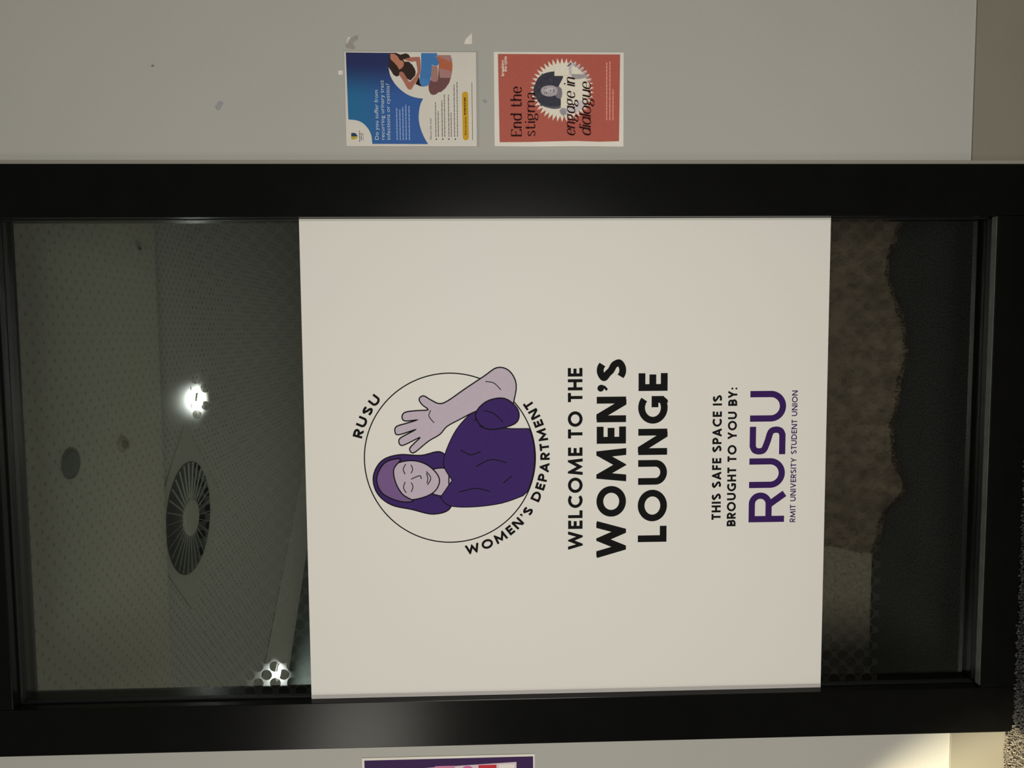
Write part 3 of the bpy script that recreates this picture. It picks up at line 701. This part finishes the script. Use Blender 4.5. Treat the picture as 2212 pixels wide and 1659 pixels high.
# ---- red poster
red = empty('stigma_poster', (.7322, PY, .9706), 'brick red poster reading End the stigma, lower of the two right of the window', 'poster')
sheet('paper', red, .2128, .2995, M_paper, curl=lambda u, v: .0022 * math.exp(-u * 5) * (0.5 + .5 * math.cos((v - .35) * 9)))
def RQ(x, y): return ((1520 - y) * .2128 / 1210, (1820 - x) * .2995 / 1660)
def rq(*pts): return [RQ(*q) for q in pts]
RED = (162, 88, 76); CRM = (208, 201, 184)
p = Print(); p.poly(rq((213, 345), (1770, 345), (1759, 1455), (1500, 1462), (1200, 1452), (900, 1458), (600, 1466), (226, 1470)), RED, 28)
p.build('red_panel', red)
p = Print(); cx, cy = 1026, 801; star = []
for i in range(84):
    a = math.pi * 2 * i / 84 + .075; r = 410 if i % 2 == 0 else 330
    star.append((cx + r * math.cos(a), cy + r * math.sin(a)))
p.poly(rq(*star), CRM, 29); p.build('starburst', red, label='cream saw-toothed starburst')
p = Print()
def rp(col, lay, *pts, sm=True): p.poly(rq(*(spline(list(pts), 4, True) if sm else pts)), col, lay)
HG = (62, 62, 70)
rp(HG, 30, (680, 730), (720, 650), (780, 600), (850, 575), (935, 565), (1000, 590), (1040, 630), (1010, 700), (985, 760), (1000, 850), (1010, 930), (1005, 1010), (960, 1040), (890, 1035), (830, 1025), (770, 1000), (720, 950), (690, 890), (665, 850), (662, 790))
rp((88, 86, 94), 31, (770, 980), (840, 1010), (960, 1012), (1000, 1000), (1006, 1030), (940, 1044), (850, 1030))
for k in range(70):
    a = random.random() * 6.28; rr = random.uniform(.6, 1.02)
    x = 838 + 170 * rr * math.cos(a); y = 812 + 225 * rr * math.sin(a)
    if x > 1000 and y < 640: continue
    p.disc(*RQ(x, y), random.uniform(.0010, .0026), random.choice([(56, 56, 64), (70, 69, 77), (60, 60, 69)]), 31, 9)
rp((118, 112, 118), 32, (935, 780), (985, 760), (1020, 790), (1028, 850), (1010, 910), (960, 900), (930, 850))
rp((158, 150, 154), 33, (755, 810), (775, 770), (830, 748), (900, 745), (950, 765), (968, 805), (960, 850), (920, 875), (860, 886), (800, 872), (768, 850))
rp((178, 170, 172), 34, (800, 790), (860, 770), (915, 780), (930, 810), (890, 830), (820, 820))
rp((96, 88, 94), 35, (822, 832), (828, 826), (834, 838), (830, 850), (823, 846))
p.stroke(rq((806, 826), (803, 840), (810, 856)), .0011, (92, 84, 92), 36)
rp((96, 88, 94), 35, (820, 778), (826, 772), (832, 782), (826, 792), (820, 788))
p.stroke(rq((800, 772), (799, 784), (806, 796)), .0011, (92, 84, 92), 36)
rp((132, 122, 126), 35, (868, 800), (884, 798), (890, 810), (884, 824), (870, 820))
rp((120, 98, 104), 35, (912, 790), (924, 796), (928, 812), (922, 830), (912, 830))
rp((186, 178, 178), 30, (1000, 1050), (1040, 1030), (1085, 1040), (1160, 1010), (1230, 960), (1300, 930), (1310, 985), (1270, 1040), (1210, 1090), (1120, 1100), (1060, 1130), (1010, 1108))
rp((150, 145, 148), 31, (992, 1070), (1012, 1038), (1048, 1030), (1076, 1045), (1082, 1080), (1070, 1115), (1045, 1134), (1015, 1115))
for dx in (0, 16, 32, 46): p.stroke(rq((1012 + dx, 1050 + dx * .1), (1020 + dx, 1085), (1030 + dx * .9, 1110)), .0006, (110, 104, 108), 32)
rp((196, 190, 182), 30, (1200, 930), (1300, 960), (1250, 1050), (1180, 1080), (1150, 1040))
rp(CRM, 31, (930, 475), (1108, 455), (1112, 622), (930, 622), sm=False)
p.stroke(rq((930, 475), (930, 622), (1112, 622)), .0005, (168, 162, 154), 33)
rp((150, 144, 146), 31, (1150, 600), (1200, 598), (1290, 600), (1335, 610), (1350, 630), (1300, 650), (1230, 662), (1160, 650))
rp((180, 174, 172), 31, (1112, 480), (1150, 440), (1170, 470), (1150, 520), (1152, 600), (1120, 600))
rp((96, 90, 96), 32, (1090, 495), (1140, 452), (1145, 470), (1112, 498))
for i in range(6):
    a = -1.10 + i * .15; bx, by = cx + 350 * math.cos(a), cy + 350 * math.sin(a); tx, ty = cx + 405 * math.cos(a + .02), cy + 405 * math.sin(a + .02)
    rp((158, 148, 152), 32, (bx - 20, by - 8), (tx, ty), (bx + 12, by + 16), sm=False)
p.build('portrait', red, label='grey photo print of a woman with a dark curly head of hair')
p = Print(); DKR = (44, 22, 30)
def rl(text, y0, y1, x, cap, shear=0, **k):
    u0, v = RQ(x, y0); u1, _ = RQ(x, y1); nib_line(p, text, u0, u1, v, cap * .2995 / 1660, DKR, 38, shear, **k)
for tx, args, kw in (('End the', (1395, 765, 508, 136), {'track': .12}), ('stigma', (1395, 838, 680, 126), {'track': .10}),
                     ('engAge in', (1388, 648, 1190, 134, .20), {'track': .09}), ('diAlogue', (1388, 712, 1392, 140, .20), {'track': .09})):
    p = Print(); rl(tx, *args, **kw); p.build('lettering', red, label='dark contrast lettering: ' + tx.replace('A', 'a'))
p = Print()
u0, v = RQ(287, 628); u1, _ = RQ(287, 425); p.words('breaking', u0, u1, v, .0068, (228, 205, 188), 38, .02)
u0, v = RQ(322, 575); u1, _ = RQ(322, 378); p.words('the cycle', u0, u1, v, .0066, (228, 205, 188), 38, .02)
for x, y in ((1597, 450), (1638, 436), (1678, 792)):
    u0, v = RQ(x, 1190); u1, _ = RQ(x, y); bar_words(p, u0, u1, v, .0026, (206, 142, 126), 38)
p.build('fine_print', red)['kind'] = 'stuff'

# ---- purple poster cut by the frame, left of the window
pur = empty('purple_poster', (-1.026, PY, 1.1845), 'dark purple poster with a white border, left of the black frame, mostly cut off', 'poster', rot=(0, 0, 0))
sheet('paper', pur, .2975, .4210, M_paper)
p = Print(); p.rect(.006, .2915, .004, .4155, (62, 45, 78), 2); p.build('purple_panel', pur)
p = Print()
p.poly([(.030, .046), (.2785, .045), (.2660, .338), (.018, .338)], (196, 178, 182), 3)
p.build('inner_sheet', pur, label='pale pink inner rectangle')
p = Print(); cols = [(188, 120, 150), (186, 92, 142), (176, 56, 62), (214, 204, 196)]
zs = [(.196, .244), (.150, .180), (.094, .138), (.050, .088)]
for rr in range(5):
    for q, (z0, z1) in enumerate(zs):
        x1 = .2730 - rr * .05; c = cols[(q + rr) % 4]
        if (q + rr) % 4 == 1: p.disc(x1 - .018, (z0 + z1) / 2, .017, c, 4)
        else: p.rect(x1 - .040, x1, z0, z1, c, 4)
p.rect(.05, .268, .26, .325, (204, 186, 190), 4)
p.build('coloured_tiles', pur, label='rows of pink, magenta and red shapes')

# ================================================================== SCRAPS AND MARKS ON THE WALL
def scrap(name, pts, mt, label, cat, th=.0006, lift=None):
    bm = bmesh.new(); n = len(pts)
    cx = sum(q[0] for q in pts) / n; cz = sum(q[1] for q in pts) / n
    a = [bm.verts.new((q[0] - cx, -th - (lift[i] if lift else 0), q[1] - cz)) for i, q in enumerate(pts)]
    b = [bm.verts.new((q[0] - cx, -.0001, q[1] - cz)) for q in pts]
    bm.faces.new(a); bm.faces.new(b)
    for i in range(n): bm.faces.new((a[i], a[(i + 1) % n], b[(i + 1) % n], b[i]))
    bmesh.ops.recalc_face_normals(bm, faces=bm.faces)
    bmesh.ops.triangulate(bm, faces=[f for f in bm.faces if len(f.verts) > 4])
    o = bm_obj(name, bm, mt, None, (cx, YW, cz)); return tag(o, label, cat)
M_tape = mat('white_tape', alb(202, 196, 186), .5, .3, vary=alb(192, 186, 176), noise_scale=90)
M_tape2 = mat('grey_tape', alb(176, 174, 166), .35, .5)
M_res = mat('glue_residue', alb(134, 130, 120), .3, .5, vary=alb(142, 138, 128), noise_scale=200)
M_chip = mat('grey_filler', alb(138, 141, 141), .6, .3, vary=alb(126, 128, 126), noise_scale=220)
def WP(x, y):   # metric position on the wall of a mark (linear map fitted round the upper poster)
    return (.9465 - (y - 109.2) * .001035, 1.6106 - (x - 743.7) * .001054)
def wz(zx, zy, ox, oy, sc): return WP(ox + zx / sc, oy + zy / sc)
scrap('tape_scrap', [wz(x, y, 990, 55, 27.65) for x, y in ((350, 1060), (400, 880), (470, 740), (640, 590), (780, 440), (815, 430), (815, 1060))], M_tape, 'white torn paper corner stuck to the wall right of the blue poster, low', 'scrap')
scrap('tape_scrap', [wz(x, y, 700, 60, 5.925) for x, y in ((172, 560), (182, 543), (232, 543), (232, 597), (178, 597))], M_tape, 'tiny white square of paper above the top edge of the blue poster', 'scrap')
scrap('tape_scrap', [wz(x, y, 720, 60, 27.65) for x, y in ((760, 860), (820, 700), (920, 560), (1050, 560), (1000, 700), (880, 880), (810, 930))], M_tape2, 'curled sliver of grey tape beside the upper right corner of the blue poster', 'scrap', lift=[0, .001, .003, .003, .002, .001, 0])
scrap('glue_mark', [wz(x, y, 720, 60, 27.65) for x, y in ((880, 900), (1040, 620), (1250, 480), (1500, 430), (1480, 700), (1240, 800), (1180, 960), (1330, 1160), (1250, 1290), (960, 1230), (760, 1200), (700, 1000))], M_res, 'faint darker glue smear above the right edge of the blue poster', 'mark', th=.0003)
scrap('filler_mark', [wz(x, y, 440, 200, 33.18) for x, y in ((780, 1100), (770, 980), (880, 830), (1000, 680), (1150, 600), (1300, 650), (1370, 760), (1330, 880), (1200, 980), (1130, 1160), (1020, 1260), (880, 1250))], M_chip, 'pale bluish filler blob high on the right wall, left of the small chip', 'mark', th=.0012)
scrap('filler_mark', [wz(x, y, 1030, 200, 55.3) for x, y in ((620, 780), (720, 710), (980, 710), (1100, 820), (1210, 950), (1120, 1130), (920, 1120), (740, 1060), (620, 920))], M_chip, 'small round grey filler spot between the two right hand posters', 'mark', th=.0008)
scrap('wall_chip', [wz(x, y, 310, 120, 41.5) for x, y in ((860, 880), (1000, 870), (1130, 900), (1070, 1030), (980, 1030), (860, 1060))], mat('chip', alb(104, 100, 92), .8), 'tiny dark chip in the paint, highest mark on the right wall', 'mark', th=.0003)

# ================================================================== CARPET EDGE (tufts)
def tufts(name, x0, x1, y0, y1, step, h, mt, label=None):
    V = []; F = []
    nx = int((x1 - x0) / step); ny = int((y1 - y0) / step)
    for i in range(nx):
        for j in range(ny):
            cx = x0 + (i + random.random()) * step; cy = y0 + (j + random.random()) * step
            if cy > .0 - .001 and FX0 - .002 < cx < FX1 + .002: continue
            a = random.random() * 6.28; r = step * random.uniform(.45, .8); hh = h * random.uniform(.55, 1.15)
            tx = random.uniform(-1, 1) * step * .7; ty = random.uniform(-1, 1) * step * .7 * (0.2 if cy > YW - .012 else 1)
            b = len(V)
            for k in range(4): V.append((cx + r * math.cos(a + k * 1.5708), cy + r * math.sin(a + k * 1.5708), 0.0))
            for k in range(4): V.append((cx + tx + .7 * r * math.cos(a + .5 + k * 1.5708), cy + ty + .7 * r * math.sin(a + .5 + k * 1.5708), hh))
            for k in range(4): F.append((b + k, b + (k + 1) % 4, b + 4 + (k + 1) % 4, b + 4 + k))
            F.append((b + 4, b + 5, b + 6, b + 7))
    me = bpy.data.meshes.new(name); me.from_pydata(V, [], F); me.materials.append(mt)
    o = link(name, me); tag(o, label, 'carpet', kind='stuff'); return o
tufts('carpet_pile', -.95, FX0 + .02, -.16, YW - .007, .0032, .012, M_tuft_lit, 'looped carpet pile at the foot of the left wall, warm light painted into its colour')
tufts('carpet_pile', FX0 + .02, 1.2, -.07, YW - .007, .0045, .009, M_carpet, 'dark carpet pile along the foot of the window frame')

# ================================================================== LOUNGE CEILING FITTINGS
TR = CZ + .035
# swirl diffuser: square plate turned 45 degrees
vent = empty('ceiling_vent', (-.5295, 1.681, TR - .0035), 'square ceiling air vent set diagonally with a fan of dark radial blades', 'vent')
bm = bmesh.new(); bbox(bm, -.304, .304, -.304, .304, 0, .006, .001); bmesh.ops.rotate(bm, verts=bm.verts, matrix=Matrix.Rotation(math.radians(45), 3, 'Z'))
o = bm_obj('plate', bm, M_vent, vent)
lathe('dark_throat', [(0, -.001), (.252, -.001), (.255, 0.0)], M_black, vent, 64)
me_bl = None
for k in range(30):
    if me_bl is None:
        bm = bmesh.new(); bbox(bm, .085, .250, -.0010, .0010, -.007, -.0012); bmesh.ops.rotate(bm, verts=bm.verts, matrix=Matrix.Rotation(math.radians(0), 3, 'X'))
        for v in bm.verts:
            if v.co.z < -.005: v.co.y += .002
        o = bm_obj('blade', bm, mat('blade_grey', (.34, .35, .30), .5, .4), vent); me_bl = o.data
    else: o = link('blade', me_bl, vent)
    o.rotation_euler = (0, 0, math.radians(12 * k))
lathe('hub', [(0, -.014), (.078, -.014), (.084, -.010), (.084, -.001)], M_vent, vent, 40)
def downlight(x, y, z, r, label, lit=True, ring_mt=M_vent, group=None):
    e = empty('ceiling_downlight', (x, y, z), label, 'light')
    lathe('trim_ring', [(r * 1.30, 0), (r * 1.28, -.006), (r * 1.04, -.008), (r * 1.0, -.002)], ring_mt, e, 40)
    lathe('lens', [(0, -.0042), (r * .8, -.0042), (r * 1.0, -.002), (r * 1.0, 0)], M_lamp if lit else M_black, e, 40)
downlight(-.0042, 1.848, TR, .034, 'bright round downlight seen through the glass right of the vent, ringed by clear film dots')
downlight(-1.8647, 3.0096, TR - .002, .037, 'bright small downlight low in the upper glass, by the left frame post')
e = empty('ceiling_speaker', (-.104, .6717, CZ), 'dark round ceiling fitting nearest the top of the window', 'speaker')
lathe('grille', [(0, -.006), (.036, -.006), (.044, -.003), (.046, 0)], mat('speaker_grille', (.09, .10, .095), .4, .5, bump=(300, .5, .002)), e, 40)
lathe('rim', [(.0465, 0), (.0465, -.005), (.050, -.005), (.051, 0)], mat('speaker_rim', (.14, .14, .12), .5), e, 40)
e = empty('smoke_detector', (-.0945, 1.0122, CZ), 'small brownish round detector on the ceiling below the dark round fitting', 'detector')
lathe('base', [(.030, 0), (.030, -.006), (.022, -.010), (.0, -.010)], mat('detector_plastic', (.30, .26, .18), .5), e, 32)
lathe('cap', [(.014, -.010), (.013, -.020), (0, -.021)], mat('detector_cap', (.16, .13, .09), .5), e, 24)
e = empty('sprinkler_head', (.6295, 1.2021, CZ), 'small pale sprinkler head on the ceiling by the right frame post', 'sprinkler')
lathe('rosette', [(.030, 0), (.029, -.004), (.012, -.006), (.0, -.006)], M_vent, e, 28)
lathe('stem', [(.006, -.006), (.005, -.020), (.0, -.020)], M_black, e, 12)
lathe('deflector', [(.0, -.020), (.013, -.021), (.013, -.023), (.0, -.023)], M_vent, e, 16)
# ================================================================== LOUNGE: SOFA AND SHAGGY THROW
sofa = empty('lounge_bench', (0, .70, 0), 'low brown upholstered bench standing on the dark carpet behind the lower glass', 'bench')
def lb(name, *a, bev=.02, mt=M_sofa):
    bm = bmesh.new(); bbox(bm, *a, bev); return bm_obj(name, bm, mt, sofa, smooth=False)
lb('base', -1.5, 1.5, .0, .62, .002, .27, bev=.008)
lb('seat_cushion', -1.5, -.01, -.01, .58, .27, .44, bev=.03); lb('seat_cushion', .01, 1.5, -.01, .58, .27, .44, bev=.03)
lb('backrest', -1.5, 1.5, .50, .68, .44, .82, bev=.03)
foot = [(.90, .565), (.80, .555), (.6333, .5721), (.56, .62), (.5256, .636), (.4672, .636), (.40, .59), (.3189, .5423), (.234, .5172), (.1764, .5348), (.10, .56), (.029, .5667), (-.0182, .5915), (-.07, .572), (-.1166, .559), (-.16, .52), (-.1929, .5021), (-.2333, .5529), (-.2755, .606), (-.3276, .632), (-.39, .66), (-.4539, .684)]
foot = foot[::-1]
bm = bmesh.new(); rows = []
lim = [(q[0], q[1]) for q in spline(foot, 5)]
for (x, y) in lim:
    k = max(0.12, min(1.0, (x + .4539) / .22))
    prof = [(y, .003), (y + .006, .018), (y + (.685 - y) * .35, .05 + .05 * k), (y + (.685 - y) * .75, .12 + .08 * k), (.683, .20 + .10 * k), (.676, .30 + .12 * k), (.682, .455), (.74, .475), (.86, .470)]
    n = len(prof); rows.append([bm.verts.new((x + .008 * math.sin(j * 2 + x * 40) - (1 - k) * .10 * (-j / n), yy + .004 * math.sin(x * 55 + j), zz)) for j, (yy, zz) in enumerate(prof)])
for a, b in zip(rows, rows[1:]):
    for j in range(len(a) - 1): bm.faces.new((a[j], b[j], b[j + 1], a[j + 1]))
bmesh.ops.recalc_face_normals(bm, faces=bm.faces)
thr = empty('shaggy_throw', (0, 0, 0), 'shaggy brown throw hanging over the bench and spilling onto the carpet, ragged lower edge', 'throw')
o = bm_obj('cloth', bm, M_fur, thr, smooth=True)
# hair of the throw
V = []; F = []
pts = [[v.co.copy() for v in r] for r in []]
me = o.data; co = [v.co.copy() for v in me.vertices]; nr = len(lim); nc = 9
def hair(P, d, L, wd):
    side = Vector((1, 0, 0)) if abs(d.x) < .8 else Vector((0, 0, 1))
    s = d.cross(side).normalized() * 0 + Vector((wd, 0, 0)); b = len(V)
    V.extend([tuple(P - s), tuple(P + s), tuple(P + d * L)]); F.append((b, b + 1, b + 2))
for q in range(9000):
    i = random.randrange(nr - 1); j = random.choice([0, 0, 0, 1, 1, 2, 2, 3, 3, 4, 4, 5]); a, b = random.random(), random.random()
    P = (co[i * nc + j] * (1 - a) + co[(i + 1) * nc + j] * a) * (1 - b) + (co[i * nc + j + 1] * (1 - a) + co[(i + 1) * nc + j + 1] * a) * b
    if j == 0: d = Vector((random.uniform(-.35, .35), -1, random.uniform(-.05, .35)))
    else: d = Vector((random.uniform(-.5, .5), -.6, -.7 + random.uniform(-.3, .4)))
    P = P + Vector((0, -.001, 0)); d.normalize(); L = random.uniform(.012, .040) if j == 0 else random.uniform(.008, .024)
    if (P + d * L).z < .002: d.z = max(d.z, (.003 - P.z) / L)
    hair(P, d, L, random.uniform(.0008, .0016))
me2 = bpy.data.meshes.new('shag_pile'); me2.from_pydata(V, [], F); me2.materials.append(M_fur)
o = link('shag_pile', me2, thr); o['kind'] = 'stuff'
